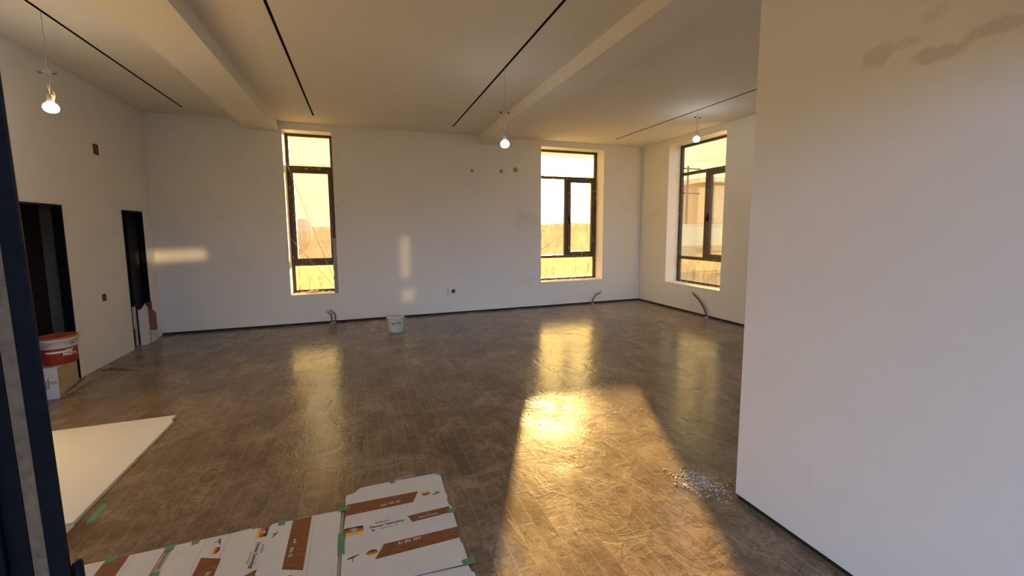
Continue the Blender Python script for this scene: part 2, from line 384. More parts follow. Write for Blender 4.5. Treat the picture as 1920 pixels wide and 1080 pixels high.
# ------------------------------------------------------------------ windows
def make_window(name, w, loc, rz, flip, label, sash, film):
    """local x runs along the wall seen from inside left to right, local y goes outward, z up; local y=0 is the frame's room side"""
    r = struct(empty(name, loc, rz), label)
    z0, z1 = .53, 3.33; t = .052; D = .06
    bm = bmesh.new()
    box(bm, (0, 0, z0), (t, D, z1), bevel=.003); box(bm, (w-t, 0, z0), (w, D, z1), bevel=.003)
    box(bm, (t, 0, z0), (w-t, D, z0+.045), bevel=.003); box(bm, (t, 0, z1-.045), (w-t, D, z1), bevel=.003)
    box(bm, (t, 0, 2.72), (w-t, D, 2.78), bevel=.003); box(bm, (t, 0, 1.012), (w-t, D, 1.075), bevel=.003)
    if sash == 'right': box(bm, (.695, 0, 1.075), (.765, D, 2.72), bevel=.003)
    new_obj('frame', bm, 'frame', r)
    # opening sash
    sx0, sx1 = (t, w-t) if sash == 'full' else (.765, w-t)
    bm = bmesh.new(); st = .058 if sash == 'full' else .075; q = .012
    if sash == 'full': st = .052
    box(bm, (sx0, -q, 1.075), (sx0+st, D-.01, 2.72), bevel=.004); box(bm, (sx1-st, -q, 1.075), (sx1, D-.01, 2.72), bevel=.004)
    box(bm, (sx0+st, -q, 1.075), (sx1-st, D-.01, 1.075+.07), bevel=.004); box(bm, (sx0+st, -q, 2.655), (sx1-st, D-.01, 2.72), bevel=.004)
    s = new_obj('sash', bm, 'frame', r)
    if sash == 'right':
        bm = bmesh.new(); box(bm, (sx0+.02, -q-.012, 1.79), (sx0+.045, -q, 1.92), bevel=.004); box(bm, (sx0+.024, -q-.035, 1.83), (sx0+.040, -q-.012, 1.85)); box(bm, (sx0+.02, -q-.045, 1.76), (sx0+.044, -q-.03, 1.855), bevel=.004)
        new_obj('handle', bm, 'black', s)
    # glass
    P_ = [(t, w-t, 2.78, z1-.045, film[0]), (t, w-t, z0+.045, 1.012, film[2]), (sx0+st, sx1-st, 1.145, 2.655, film[1])]
    if sash == 'right': P_.append((t, .695, 1.075, 2.72, film[1]))
    for a, b, c, d, g in P_:
        bm = bmesh.new(); box(bm, (a, D*.55, c), (b, D*.55+.006, d)); new_obj('pane', bm, g, r)
    # printed strips of the protective film on the frame
    rnd = random.Random(len(name)+int(w*100)); bm = bmesh.new()
    def strip(x, z, L_, vert, y):
        k = rnd.choice((0, 0, 1)); p = 0
        while p < L_:
            l = rnd.uniform(.02, .07)*(1 if k == 0 else 1.3); g = rnd.uniform(.015, .05)
            if rnd.random() < .62:
                h = .007 if rnd.random() < .8 else .02
                if vert: box(bm, (x-h/2, y-.0008, z+p), (x+h/2, y, z+p+l), k)
                else: box(bm, (x+p, y-.0008, z-h/2), (x+p+l, y, z+h/2), k)
            p += l+g; k = 1-k
    for zz in (2.735, 2.765): strip(.2, zz, w-.45, False, 0)
    for zz in (1.035, 1.055): strip(.12, zz, w-.3, False, 0)
    strip(.1, z0+.022, w-.2, False, 0)
    strip(t/2, .7, 1.9, True, 0); strip(w-t/2, .9, 2.2, True, 0)
    strip(sx0+st*.45, 1.2, 1.3, True, -q); strip(sx1-st*.45, 1.2, 1.3, True, -q)
    strip(sx0+.1, 1.105, sx1-sx0-.2, False, -q)
    new_obj('film_print', bm, ['tape_white', 'tape_red'], r)
    # rough mortar along the foot of the frame
    bm = bmesh.new(); x = .02
    while x < w-.05:
        l = rnd.uniform(.02, .08); hgt = rnd.uniform(.006, .018)
        box(bm, (x, -rnd.uniform(.012, .04), z0), (x+l, .0, z0+hgt), bevel=.003); x += l+rnd.uniform(0, .08)
    new_obj('mortar_crumbs', bm, 'foam', r)
    return r
w1 = make_window('window_1', W1[1]-W1[0], (W1[0], YB+.29, 0), 0, 1, 'narrow brown-framed window on the left of the back wall', 'full', ('glass_clear', 'glass_clear', 'glass_film'))
w2 = make_window('window_2', W2[1]-W2[0], (W2[0], YB+.29, 0), 0, 1, 'brown-framed window with the low sun in it', 'right', ('glass_clear', 'glass_haze', 'glass_film'))
w3 = make_window('window_3', W3[1]-W3[0], (XR+.29, W3[1], 0), -PI/2, 1, 'brown-framed window in the right wall', 'right', ('glass_clear', 'glass_haze', 'glass_film'))
# dried smears on the lower left pane of the sunlit window
bm = bmesh.new(); rnd = random.Random(3)
for k in range(9):
    x, z = rnd.uniform(.10, .62), rnd.uniform(1.15, 1.95); a = rnd.uniform(0, 6); pts = []
    for q in range(7): pts.append((x+.018*q*math.cos(a), .027, z+.018*q*math.sin(a))); a += rnd.uniform(-.1, .35)
    tube(bm, pts, [.001, .003, .004, .005, .004, .003, .001], 6)
for pts in ([(.10, .027, 1.22), (.20, .027, 1.235), (.30, .027, 1.28), (.36, .027, 1.34)], [(.13, .027, 1.4), (.16, .027, 1.5), (.12, .027, 1.6)], [(.30, .027, 1.9), (.31, .027, 1.78), (.24, .027, 1.68)]):
    tube(bm, pts, .006, 6)
new_obj('dried_smear', bm, 'card_tan', w2)

# ================================================================== THINGS
# black door frame right beside the viewer
r = tag(empty('metal_door_frame', (-.3025, .448, 0)), 'black metal door frame with a tan seal, close at the left edge', 'door frame')
def lean(bm, k=-.0137):
    for v in bm.verts: v.co.x += (v.co.z-1.345)*k
bm = bmesh.new(); box(bm, (-.10, 0, 0), (.0235, .003, 2.7), bevel=.0008); box(bm, (-.10, -.006, 0), (.010, 0, 2.7), bevel=.002); lean(bm); new_obj('outer_profile', bm, 'black', r)
bm = bmesh.new(); box(bm, (.0237, .001, 0), (.0333, .003, 2.7)); lean(bm); new_obj('seal_strip', bm, 'seal', r)
bm = bmesh.new(); box(bm, (.0335, .0, 0), (.0475, .003, 2.7), bevel=.0008); lean(bm); new_obj('inner_profile', bm, 'black', r)
bm = bmesh.new(); tube(bm, [(.050, .006, 1.30), (.050, .006, 1.355)], .0035, 12); box(bm, (.0455, .003, 1.30), (.0525, .01, 1.353), bevel=.001); lean(bm); new_obj('latch', bm, 'black', r, True)

# hanging bulbs
def pendant(name, x, y, ztop, zj, zb, label, brass=False, n=0):
    r = tag(empty(name, (x, y, zb)), label, 'light bulb', 'bare bulbs hanging from the ceiling')
    bm = bmesh.new(); top = ztop-zb+.04; j = zj-zb
    tube(bm, [(0, 0, top), (.006, .002, (top+j)/2), (-.002, 0, j+.03), (.0, 0, j)], .0022, 6)
    tube(bm, [(0, 0, j), (.018, 0, (j+.11)*.62), (.004, .002, (j+.1)*.45), (0, 0, .085)], .0022, 6)
    tube(bm, [(0, 0, j+.02), (-.012, 0, (j+.11)*.66), (-.004, 0, (j+.1)*.42), (0, 0, .085)], .0018, 6)
    tube(bm, [(0, 0, j+.03), (-.03, 0, j), (-.045, .0, j-.004)], .002, 6); tube(bm, [(0, 0, j+.03), (.025, 0, j+.006), (.045, .0, j-.002)], .002, 6)
    new_obj('wire', bm, 'wire', r, True)
    for s in (-1, 1):
        bm = bmesh.new(); box(bm, (s*.045-.014, -.007, j-.012), (s*.045+.014, .007, j+.004), bevel=.003); new_obj('wire_connector', bm, 'cable', r)
    bm = bmesh.new(); lathe(bm, [(0, .10), (.014, .10), (.019, .094), (.019, .055), (.024, .045), (.024, .03)], 20)
    if brass: tube(bm, [(.025, -.005, .125), (.031, -.005, .09), (.025, -.005, .055)], .006, 8, 1)
    new_obj('lamp_socket', bm, ['pail', 'brass'], r, True)
    bm = bmesh.new(); lathe(bm, [(.022, .036), (.038, .024), (.049, .006), (.050, -.012), (.043, -.031), (.026, -.044), (0, -.049)], 28); new_obj('bulb_globe', bm, 'bulb', r, True)
    return r
pendant('pendant_bulb', -2.41, 4.66, ZC, 2.965, 2.69, 'lit bare bulb hanging in front of the left doorway wall', True)
pendant('pendant_bulb', 1.588, 4.60, ZC, 2.97, 2.625, 'lit bare bulb hanging from the slot in the middle of the room')
pendant('pendant_bulb', 4.942, 5.23, ZC, 3.345, 3.02, 'lit bare bulb hanging in front of the right window')

# ---- wall fittings
def cut(name, x, z, r_, lab, n=18, mat='plaster', square=False, seed=1):
    rnd = random.Random(seed); bm = bmesh.new(); pts = []
    for k in range(n):
        a = 2*PI*k/n; rr = r_*(1+rnd.uniform(-.12, .12))
        if square: m_ = max(abs(math.cos(a)), abs(math.sin(a))); rr = r_/m_*(1+rnd.uniform(-.05, .05))
        pts.append((x+rr*math.cos(a), z+rr*math.sin(a)))
    prism(bm, pts, 0, .003)
    for v in bm.verts: v.co = Vector((v.co.x, YB-v.co.z+.0015, v.co.y))
    return tag(new_obj(name, bm, mat), lab, 'hole')
cut('pipe_outlet', 2.066, 2.781, .034, 'small round dark pipe hole, leftmost of three high on the back wall', seed=2, mat='card_tan')
cut('wall_patch', 2.66, 2.793, .036, 'square brown cut-out high on the back wall below the middle bulb', square=True, n=20, seed=3, mat='card_tan')
cut('wall_patch', 2.965, 2.828, .052, 'largest rounded brown patch high on the back wall beside the sunlit window', n=9, seed=5, mat='card_tan')
r = tag(empty('wall_outlet', (1.547, YB, .44)), 'white double outlet plate low on the back wall', 'outlet')
bm = bmesh.new(); box(bm, (-.034, -.012, -.062), (.034, 0, .062), bevel=.004); cp = new_obj('cover_plate', bm, 'white_plastic', r)
for s in (-1, 1):
    for q in (-1, 1):
        bm = bmesh.new(); box(bm, (q*.01-.004, -.0135, s*.028-.005), (q*.01+.004, -.0118, s*.028+.005)); new_obj('socket_hole', bm, 'darkbox', cp)
def wallbox(name, loc, axis, w, h, lab, mat='darkbox', inner='blue'):
    r = tag(empty(name, loc), lab, 'socket box')
    bm = bmesh.new(); t = .006; d = .006
    for a, b in (((-w/2, -h/2), (-w/2+t, h/2)), ((w/2-t, -h/2), (w/2, h/2)), ((-w/2, -h/2), (w/2, -h/2+t)), ((-w/2, h/2-t), (w/2, h/2))): box(bm, (a[0], -d, a[1]), (b[0], .0, b[1]))
    box(bm, (-w/2, -.002, -h/2), (w/2, .0, h/2))
    tmp = bm
    if axis == 'x':
        for v in tmp.verts: v.co = Vector((-v.co.y, v.co.x, v.co.z))
    new_obj('box_body', tmp, mat, r)
    bm = bmesh.new(); tube(bm, [(-w*.2, -.004, h*.2), (0, -.009, 0), (w*.22, -.005, h*.1), (w*.1, -.006, -h*.25)], .0028, 6)
    if axis == 'x':
        for v in bm.verts: v.co = Vector((-v.co.y, v.co.x, v.co.z))
    new_obj('wire_end', bm, inner, r, True)
wallbox('socket_box', (1.653, YB, .445), 'y', .068, .068, 'open dark socket box beside the white outlet plate')
wallbox('socket_box', (XL, 6.502, .832), 'x', .075, .085, 'open dark socket box between the two doorways', inner='tape_white')
wallbox('junction_box', (XL, 6.652, 2.66), 'x', .10, .125, 'dark red junction box high on the left wall', 'maroon', 'copper')

# ---- cable ends rising from the floor
def cable(lab, pts, r_, split=None, cap='copper'):
    o = tag(empty('cable_stub', pts[0]), lab, 'cable', 'cable ends rising from the floor'); b0 = Vector(pts[0])
    bm = bmesh.new(); P_ = [Vector(p)-b0 for p in pts]; tube(bm, P_, r_, 8); new_obj('cable_sheath', bm, 'cable', o, True)
    d = (P_[-1]-P_[-2]).normalized(); s = d.cross(Vector((0, 1, 0))).normalized()*.012 if abs(d.y) < .9 else Vector((.012, 0, 0))
    for k in (-1, 1):
        bm = bmesh.new(); tube(bm, [P_[-1]-d*.005+s*k*.3, P_[-1]+d*.03+s*k, P_[-1]+d*.055+s*k*1.3], r_*.45, 6); new_obj('bare_wire', bm, cap, o, True)
    bm = bmesh.new(); lathe(bm, [(r_*1.5, -.0), (r_*1.5, .02), (r_*.8, .02)], 10); new_obj('collar', bm, 'pail', o)
cable('left one of two short dark cables under the left window', [(-.565, 7.92, 0), (-.565, 7.91, .09), (-.57, 7.915, .15), (-.60, 7.92, .175)], .011, cap='cable')
cable('right one of two short dark cables under the left window', [(-.52, 7.92, 0), (-.50, 7.91, .07), (-.505, 7.91, .16), (-.55, 7.92, .20)], .011, cap='cable')
cable('curved cable end leaning right under the sunlit window', [(4.74, 7.88, 0), (4.73, 7.87, .06), (4.76, 7.87, .13), (4.83, 7.87, .20), (4.91, 7.87, .235)], .013)
cable('long curved cable end leaning left under the right window', [(5.93, 5.86, 0), (5.945, 5.89, .08), (5.955, 5.97, .19), (5.96, 6.09, .30), (5.96, 6.22, .385)], .017)

# ---- plaster strip and two taut cords in the left window
rnd = random.Random(11); bm = bmesh.new()
prof = [(-.500, 1.50), (-.465, 1.515), (-.440, 1.50)]; z = 1.5
N_ = 22; L_, R_ = [], []
for k in range(N_+1):
    z = .535+(1.50-.535)*k/N_
    L_.append((-.495+rnd.uniform(-.006, .006), z)); R_.append((-.432, z))
vts = []
for y in (YB+.015, YB+.26):
    vts.append([[bm.verts.new((x, y+rnd.uniform(-.004, .004), z)) for x, z in L_], [bm.verts.new((x, y, z)) for x, z in R_]])
for k in range(N_):
    for a in (0, 1): bm.faces.new((vts[a][0][k], vts[a][1][k], vts[a][1][k+1], vts[a][0][k+1]))
    for c in (0, 1): bm.faces.new((vts[0][c][k], vts[1][c][k], vts[1][c][k+1], vts[0][c][k+1]))
for k in (0, N_): bm.faces.new((vts[0][0][k], vts[0][1][k], vts[1][1][k], vts[1][0][k]))
tag(new_obj('plaster_strip', bm, 'plaster'), 'rough grey strip of unfinished plaster on the right side of the left window', 'plaster')
bm = bmesh.new(); tube(bm, [(-1.185, YB+.25, 2.83), (-.85, YB+.255, 1.77), (-.50, YB+.24, .72)], .0045, 6); tag(new_obj('cord', bm, 'wire', smooth=True), 'upper and longer of two thin cords stretched across the left window', 'cord', 'cords across the left window')
bm = bmesh.new(); tube(bm, [(-1.185, YB+.25, 1.51), (-.84, YB+.25, 1.05), (-.50, YB+.24, .60)], .0045, 6); tag(new_obj('cord', bm, 'wire', smooth=True), 'lower and shorter of two thin cords stretched across the left window', 'cord', 'cords across the left window')
bm = bmesh.new(); rnd = random.Random(4)
for k in range(9):
    s = rnd.uniform(.018, .035); ic = bmesh.ops.create_icosphere(bm, subdivisions=2, radius=s, matrix=Matrix.Translation((-.95+k*.018, YB+.22+rnd.uniform(-.04, .03), .53+s*.6)) @ Matrix.Diagonal((1.2, 1, .8, 1)))
tag(new_obj('foam_lump', bm, 'foam', smooth=True), 'pale lump of foam on the sill of the left window', 'foam')

# ---- white bucket
def ring_prof(r0, r1, h, t=.003, inner=None):
    return [(0, 0), (r0-.004, 0), (r0, .004), (r1, h)]
r = tag(empty('bucket', (.465, 6.865, 0)), 'white plastic bucket standing open on the floor before the back wall', 'bucket')
bm = bmesh.new()
lathe(bm, [(0, 0), (.108, 0), (.114, .006), (.126, .215), (.126, .218), (.142, .22), (.144, .262), (.140, .266), (.134, .262), (.132, .222), (.122, .21), (.114, .225)], 48)
for v in bm.verts:
    pass
bb = new_obj('body', bm, 'pail', r, True)
bm = bmesh.new(); lathe(bm, [(0, .215), (.06, .212), (.131, .222)], 40); new_obj('dried_content', bm, 'plaster', r, True)
def wrap_marks(bm, items, r0, r1, h, a_c):
    """marks on a cone surface: (angle, z, width, height, mat)"""
    for da, z, w, hh, mi in items:
        n = 8
        for k in range(n):
            A = [];
            for q in (k, k+1):
                a = a_c+da+(w/r0)*(q/n-.5)
                for zz in (z-hh/2, z+hh/2):
                    rr = r0+(r1-r0)*zz/h+.0012; A.append(bm.verts.new((rr*math.cos(a), rr*math.sin(a), zz)))
            f = bm.faces.new((A[0], A[2], A[3], A[1])); f.material_index = mi
bm = bmesh.new(); ac = math.atan2(-6.865, -.465)
bm.free()
for it, mt in (((.32, .185, .085, .006, 0), 'dkgreen'), ((.10, .155, .14, .026, 0), 'dkgreen'), ((.12, .118, .15, .005, 0), 'ink'), ((.45, .075, .06, .012, 0), 'card_tan'), ((-.85, .165, .03, .03, 0), 'card_tan')):
    bm = bmesh.new(); wrap_marks(bm, [it], .114, .126, .215, ac); lp = new_obj('label_print', bm, mt, bb)
bm = bmesh.new(); wrap_marks(bm, [(.18, .155, .09, .008, 0)], .1145, .1265, .215, ac); new_obj('label_print', bm, 'ink_white', bb)
bm = bmesh.new(); tube(bm, [(.146*math.cos(a), .146*math.sin(a), .225+.004*math.sin(5*a)) for a in [ac-1.5+3.0*k/16 for k in range(17)]], .002, 6); new_obj('handle', bm, 'wire', r, True)

# ---- carton with the red bucket on it
BA = .24
bx = tag(empty('carton_box', (-2.893, 5.236, 0), BA), 'buff carton with a white wrapped end lying in the left doorway', 'box')
bm = bmesh.new(); box(bm, (-.24, .0, .0), (0, .60, .318), bevel=.004); new_obj('body', bm, 'boxc', bx)
bm = bmesh.new(); box(bm, (-.243, -.003, .002), (.002, .0, .322), bevel=.001); box(bm, (-.03, -.003, .30), (.003, .14, .3205)); ww = new_obj('white_wrap', bm, 'boxw', bx)
for k, (w_, x) in enumerate(((.07, -.115), (.095, -.10), (.06, -.085), (.085, -.07))):
    bm = bmesh.new(); box(bm, (x, -.0042, .10+.012*(k % 2)), (x+.006, -.003, .10+w_+.03)); new_obj('shipping_print', bm, 'ink', ww)
bm = bmesh.new(); box(bm, (-.06, -.0042, .155), (-.006, -.003, .185)); new_obj('shipping_print', bm, 'card_tan', ww)
bm = bmesh.new(); box(bm, (.0, .02, .15), (.0015, .60, .153)); new_obj('seam', bm, 'card_tan', bx)
bm = bmesh.new(); prism(bm, [(-2.885, 5.255), (-2.878, 5.26), (-2.90, 5.86), (-2.94, 5.87), (-2.99, 5.865)], .002, .012); tag(new_obj('cardboard_flap', bm, 'card_tan'), 'thin cardboard strip on the floor beside the buff carton', 'cardboard')
rb = tag(empty('paint_bucket', (-2.965, 5.43, .3215)), 'red and white paint bucket with a red lid standing on the carton', 'bucket')
ac = math.atan2(-5.43, 2.965)
bm = bmesh.new(); lathe(bm, [(0, 0), (.123, 0), (.129, .006), (.136, .17)], 48); rbody = new_obj('body', bm, 'pail_red', rb, True)
bm = bmesh.new(); lathe(bm, [(.1365, .165), (.139, .17), (.141, .235), (.150, .237), (.151, .262), (.146, .266)], 48); wb = new_obj('white_band', bm, 'pail', rb, True)
bm = bmesh.new(); lathe(bm, [(.153, .258), (.153, .272), (.147, .280), (.135, .276), (.128, .268), (0, .270)], 48); new_obj('lid', bm, 'lid_red', rb, True)
bm = bmesh.new(); tube(bm, [((.146)*math.cos(a), (.146)*math.sin(a), .222-.035*math.sin((k)/14*PI)) for k, a in [(k, ac-1.45+k/14*1.1) for k in range(15)]], .002, 6); new_obj('handle', bm, 'cable', wb, True)
for it in ((.0, .128, .19, .020, 0), (.62, .146, .07, .008, 0)):
    bm = bmesh.new(); wrap_marks(bm, [it], .130, .1375, .17, ac); new_obj('white_bar', bm, 'ink_white', rbody)

def wrap_text(bm, s, size, a_c, z, rad, mi, bold=.002):
    tmp = bmesh.new(); text_mesh(tmp, s, size, Matrix.Identity(4), mi, 0, bold)
    bmesh.ops.subdivide_edges(tmp, edges=[e for e in tmp.edges if e.calc_length() > .012], cuts=2)
    for v in tmp.verts:
        a = a_c+v.co.x/rad; v.co = Vector((rad*math.cos(a), rad*math.sin(a), z+v.co.y))
    me = bpy.data.meshes.new('t'); tmp.to_mesh(me); tmp.free(); n0 = len(bm.faces); bm.from_mesh(me); bm.faces.ensure_lookup_table()
    for f in bm.faces[n0:]: f.material_index = mi
    bpy.data.meshes.remove(me)
bm = bmesh.new(); wrap_text(bm, 'PASTA', .042, ac+.62, .097, .1375, 0); new_obj('lettering', bm, 'ink_white', rbody)
bm = bmesh.new(); wrap_text(bm, 'Jet', .026, ac+.80, .205, .143, 0, .001); new_obj('lettering', bm, 'blue', wb)

# ---- torn packaging sheets standing in the far doorway
bm = bmesh.new()
def curve_sheet(bm, base, h, t=.006, mi=0, top=None):
    """upright sheet following the ground path base, per-point heights in top"""
    n = len(base); tp = top or [h]*n; V_ = []
    for i, (x, y) in enumerate(base):
        x1, y1 = base[min(i+1, n-1)]; x0, y0 = base[max(i-1, 0)]; dx, dy = x1-x0, y1-y0; l = math.hypot(dx, dy); nx, ny = -dy/l*t, dx/l*t
        V_.append([bm.verts.new((x, y, 0)), bm.verts.new((x, y, tp[i])), bm.verts.new((x+nx, y+ny, tp[i])), bm.verts.new((x+nx, y+ny, 0))])
    for a, b in zip(V_, V_[1:]):
        for k in range(4):
            f = bm.faces.new((a[k], b[k], b[(k+1) % 4], a[(k+1) % 4])); f.material_index = mi
    for e in (V_[0], V_[-1]): bm.faces.new(e)
r = tag(empty('packaging_sheet', (-3.06, 7.40, 0)), 'folded white packaging sheet standing upright in the far doorway', 'cardboard')
pth = [(-.012, -.10), (.005, -.07), (.025, -.04), (.040, -.01), (.048, .02), (.050, .04)]
curve_sheet(bm, pth, .58, top=[.53, .52, .56, .60, .55, .54]); new_obj('white_panel', bm, 'card', r)
bm = bmesh.new(); curve_sheet(bm, [(.052, .04), (.050, .12), (.042, .22), (.026, .32)], .56, t=-.006, top=[.47, .48, .46, .40]); new_obj('brown_panel', bm, 'wood', r)
bm = bmesh.new(); curve_sheet(bm, [(.057, .04), (.056, .12), (.048, .22), (.032, .32)], .2, t=-.003, top=[.20, .17, .16, .15]); new_obj('white_corner', bm, 'card', r)
bm = bmesh.new(); curve_sheet(bm, [(.022, .01), (.034, .06), (.032, .16), (.018, .25)], .6, t=.004, top=[.60, .61, .60, .60]); new_obj('dark_panel', bm, 'maroon', r)
r = tag(empty('packaging_sheet', (-3.115, 7.15, 0)), 'printed white packaging sheet leaning inside the far doorway', 'cardboard')
bm = bmesh.new(); curve_sheet(bm, [(.0, -.03), (.0, .06), (.012, .165)], .58); new_obj('sheet', bm, 'card', r)
bm = bmesh.new(); box(bm, (.001, .02, .02), (.006, .12, .26)); new_obj('brown_print', bm, 'maroon', r)
bm = bmesh.new(); text_mesh(bm, 'K', .11, Matrix.Translation((.004, .055, .50)) @ Matrix.Rotation(PI/2, 4, 'Z') @ Matrix.Rotation(PI/2, 4, 'X'), 0, .001, .004); new_obj('lettering', bm, 'ink', r)
for k in range(3):
    bm = bmesh.new(); box(bm, (.0005, .02+.028*k, .30), (.004, .028+.028*k, .42)); new_obj('text_bar', bm, 'ink', r)

# ---- rod on the floor beside the left wall
r = tag(empty('metal_rod', (-2.95, 6.20, 0)), 'short rusty rod with a pale plug lying by the left wall', 'rod')
bm = bmesh.new(); tube(bm, [(.0, .0, .012), (.15, -.07, .013), (.37, -.165, .011)], .010, 8); new_obj('rod_body', bm, 'copper', r, True)
bm = bmesh.new(); box(bm, (-.055, -.02, 0), (.02, .03, .04), bevel=.008); new_obj('plug', bm, 'card_tan', r)

# ---- white board on the floor
r = tag(empty('white_board', (-1.62, 4.23, 0)), 'large smooth white board lying on the floor at the left', 'board')
bm = bmesh.new()
pts = [(-2.9, 4.325), (-1.625, 4.333), (-1.630, 4.245), (-1.60, 4.20), (-1.602, 2.88), (-2.95, 2.88)]
pts = [(x+1.62, y-4.23) for x, y in pts]
prism(bm, pts, .012, .018); new_obj('sheet', bm, 'board', r)
bm = bmesh.new(); prism(bm, [(x*1.0+(.006 if x > -.1 else 0), y) for x, y in pts], .0, .0118); new_obj('core', bm, 'board_edge', r)
bm = bmesh.new(); prism(bm, [(-2.6, 2.872), (-1.604, 2.872), (-1.585, 2.86), (-1.585, 2.3), (-2.6, 2.3)], 0, .012); tag(new_obj('plywood_offcut', bm, 'card_tan'), 'pale offcut sheet on the floor at the near end of the white board', 'board')

# ---- packaging sheets taped flat on the floor
ZS = .006
GR = 'printed packaging sheets on the floor'
def place_text(bm, s, x, y, size, ang, mi=0, bold=.0, sx=1.0): text_mesh(bm, s, size, T(x, y, ZS+.0009, ang), mi, .0002, bold, sx)
def oval(bm, x, y, rx, ry, ang):
    """a flag-coloured oval, three bands across its height; mats 0 dark, 1 red, 2 gold"""
    for b in range(3):
        t0, t1 = 1-2*b/3, 1-2*(b+1)/3; n = 8; left, right = [], []
        for k in range(n+1):
            t = t0+(t1-t0)*k/n; w_ = math.sqrt(max(0, 1-t*t)); left.append((-w_*rx, t*ry)); right.append((w_*rx, t*ry))
        p = left+right[::-1]; q = []
        for u, v in p:
            w = Vector((x+u*math.cos(ang)-v*math.sin(ang), y+u*math.sin(ang)+v*math.cos(ang)))
            if not q or (w-q[-1]).length > 1e-5: q.append(w)
        if (q[0]-q[-1]).length < 1e-5: q.pop()
        prism(bm, q, ZS+.0002, ZS+.0009, b)
def tree(bm, x, y, s, ang):
    R2 = Matrix.Rotation(ang, 2)
    def w(pts): return [Vector((x, y))+R2 @ Vector((px*s, py*s)) for px, py in pts]
    prism(bm, w([(-.05, -.5), (-.02, -.1), (-.25, .08), (-.2, .12), (0, .0), (.18, .12), (.22, .07), (.04, -.1), (.08, -.5), (.16, -.55), (-.15, -.55)]), ZS+.0002, ZS+.0009, 0)
    prism(bm, w([(-.75, .05), (-.6, .22), (-.3, .34), (.1, .42), (.6, .5), (1.0, .55), (.8, .36), (.45, .22), (.2, .08), (-.1, .1), (-.45, -.02)]), ZS+.0002, ZS+.0009, 1)
def flag(bm, pts):
    """a rectangle given by corners TL TR BR BL; dark, red, gold bands with a dark crest"""
    A, B, C_, D_ = [Vector(p) for p in pts]
    for b in range(3):
        t0, t1 = b/3, (b+1)/3; prism(bm, [A.lerp(D_, t0), B.lerp(C_, t0), B.lerp(C_, t1), A.lerp(D_, t1)], ZS+.0002, ZS+.0009, b)
    c = (A+B+C_+D_)/4; e = (B-A)*.18; g = (D_-A)*.34
    prism(bm, [c-e*.3-g, c+e*.3-g, c+e*1.2-g*.6, c+e*.7, c+e*.9+g*.8, c+g, c-e*.9+g*.8, c-e*.7, c-e*1.2-g*.6], ZS+.001, ZS+.0015, 3)
FL = ['ink', 'red', 'gold', 'card_tan']
def letters(parent, mat, *items):
    bm = bmesh.new()
    for s, x, y, size, ang, *rest in items: place_text(bm, s, x, y, size, ang, 0, *rest)
    return new_obj('lettering', bm, mat, parent)
def mk(fn, name, mats, parent, *args):
    bm = bmesh.new(); fn(bm, *args); return new_obj(name, bm, mats, parent)
def quad(bm, pts, z=.0004): prism(bm, pts, ZS, ZS+z)
# sheet A: the upright one on the right
a = tag(empty('packaging_sheet', (0, 0, 0)), 'white packaging sheet with two brown stripes, the right one of the taped row', 'packaging', GR)
bm = bmesh.new(); prism(bm, [(-.159, 2.60), (-.150, 2.623), (-.108, 2.632), (-.073, 2.675), (.136, 2.677), (.426, 2.666), (.436, 2.625), (.431, 2.46), (.437, 2.40), (.427, 2.38), (.429, 2.33), (.440, 2.30), (.438, 2.13), (.430, 2.11), (.431, 1.995), (.437, 1.99), (.436, 1.858), (.29, 1.866), (-.158, 1.885), (-.160, 2.13), (-.145, 2.27), (-.158, 2.32), (-.150, 2.42)], .0, ZS); new_obj('sheet', bm, 'card', a)
bm = bmesh.new(); prism(bm, [(-.150, 2.527), (.272, 2.513), (.230, 2.417), (-.156, 2.424)], ZS, ZS+.0005); a_st = []; a_st.append(new_obj('brown_stripe', bm, 'wood', a))
bm = bmesh.new(); prism(bm, [(.046, 2.126), (.434, 2.121), (.430, 2.037), (-.001, 2.035)], ZS, ZS+.0005); a_st.append(new_obj('brown_stripe', bm, 'wood', a))
bm = bmesh.new(); prism(bm, [(.186, 2.303), (.429, 2.306), (.427, 2.250), (.205, 2.245)], ZS, ZS+.0005); a_st.append(new_obj('brown_stripe', bm, 'wood', a))
letters(a_st[0], 'ink_white', ('E1 EN', .120, 2.455, .026, PI, .0002, .95), ('AC4', .060, 2.450, .020, PI, .0004))
letters(a_st[1], 'ink_white', ('E1 EN', .150, 2.104, .026, 0, .0002, .95), ('AC4', .215, 2.106, .020, 0, .0004))
letters(a_st[2], 'ink_gold', ('Lux', .300, 2.288, .018, 0)); letters(a_st[2], 'ink_white', ('BERLIN FLOORING', .300, 2.266, .013, 0, .0002))
letters(a, 'ink', ('German Technology', .070, 2.276, .0235, 0, .0004, .98)); letters(a, 'ink', ('A A A A A', .045, 2.304, .013, 0, .0003, 1.3)); letters(a, 'ink', ('==========  CE', .078, 2.250, .0105, 0, .0001, 1.2))
mk(oval, 'recycling_mark', ['ink', 'ink', 'ink'], a, -.005, 2.249, .007, .006, 0)
mk(oval, 'flag_oval', FL[:3], a, -.014, 2.085, .028, .020, 0); mk(oval, 'flag_oval', FL[:3], a, .314, 2.474, .026, .018, PI)
mk(tree, 'tree_mark', ['ink', 'dkgreen'], a, -.108, 2.078, .036, 0); mk(tree, 'tree_mark', ['ink', 'dkgreen'], a, .380, 2.462, .034, PI)
bm = bmesh.new(); flag(bm, [(-.157, 2.315), (-.056, 2.310), (-.056, 2.246), (-.144, 2.251)]); new_obj('flag_print', bm, FL, a)
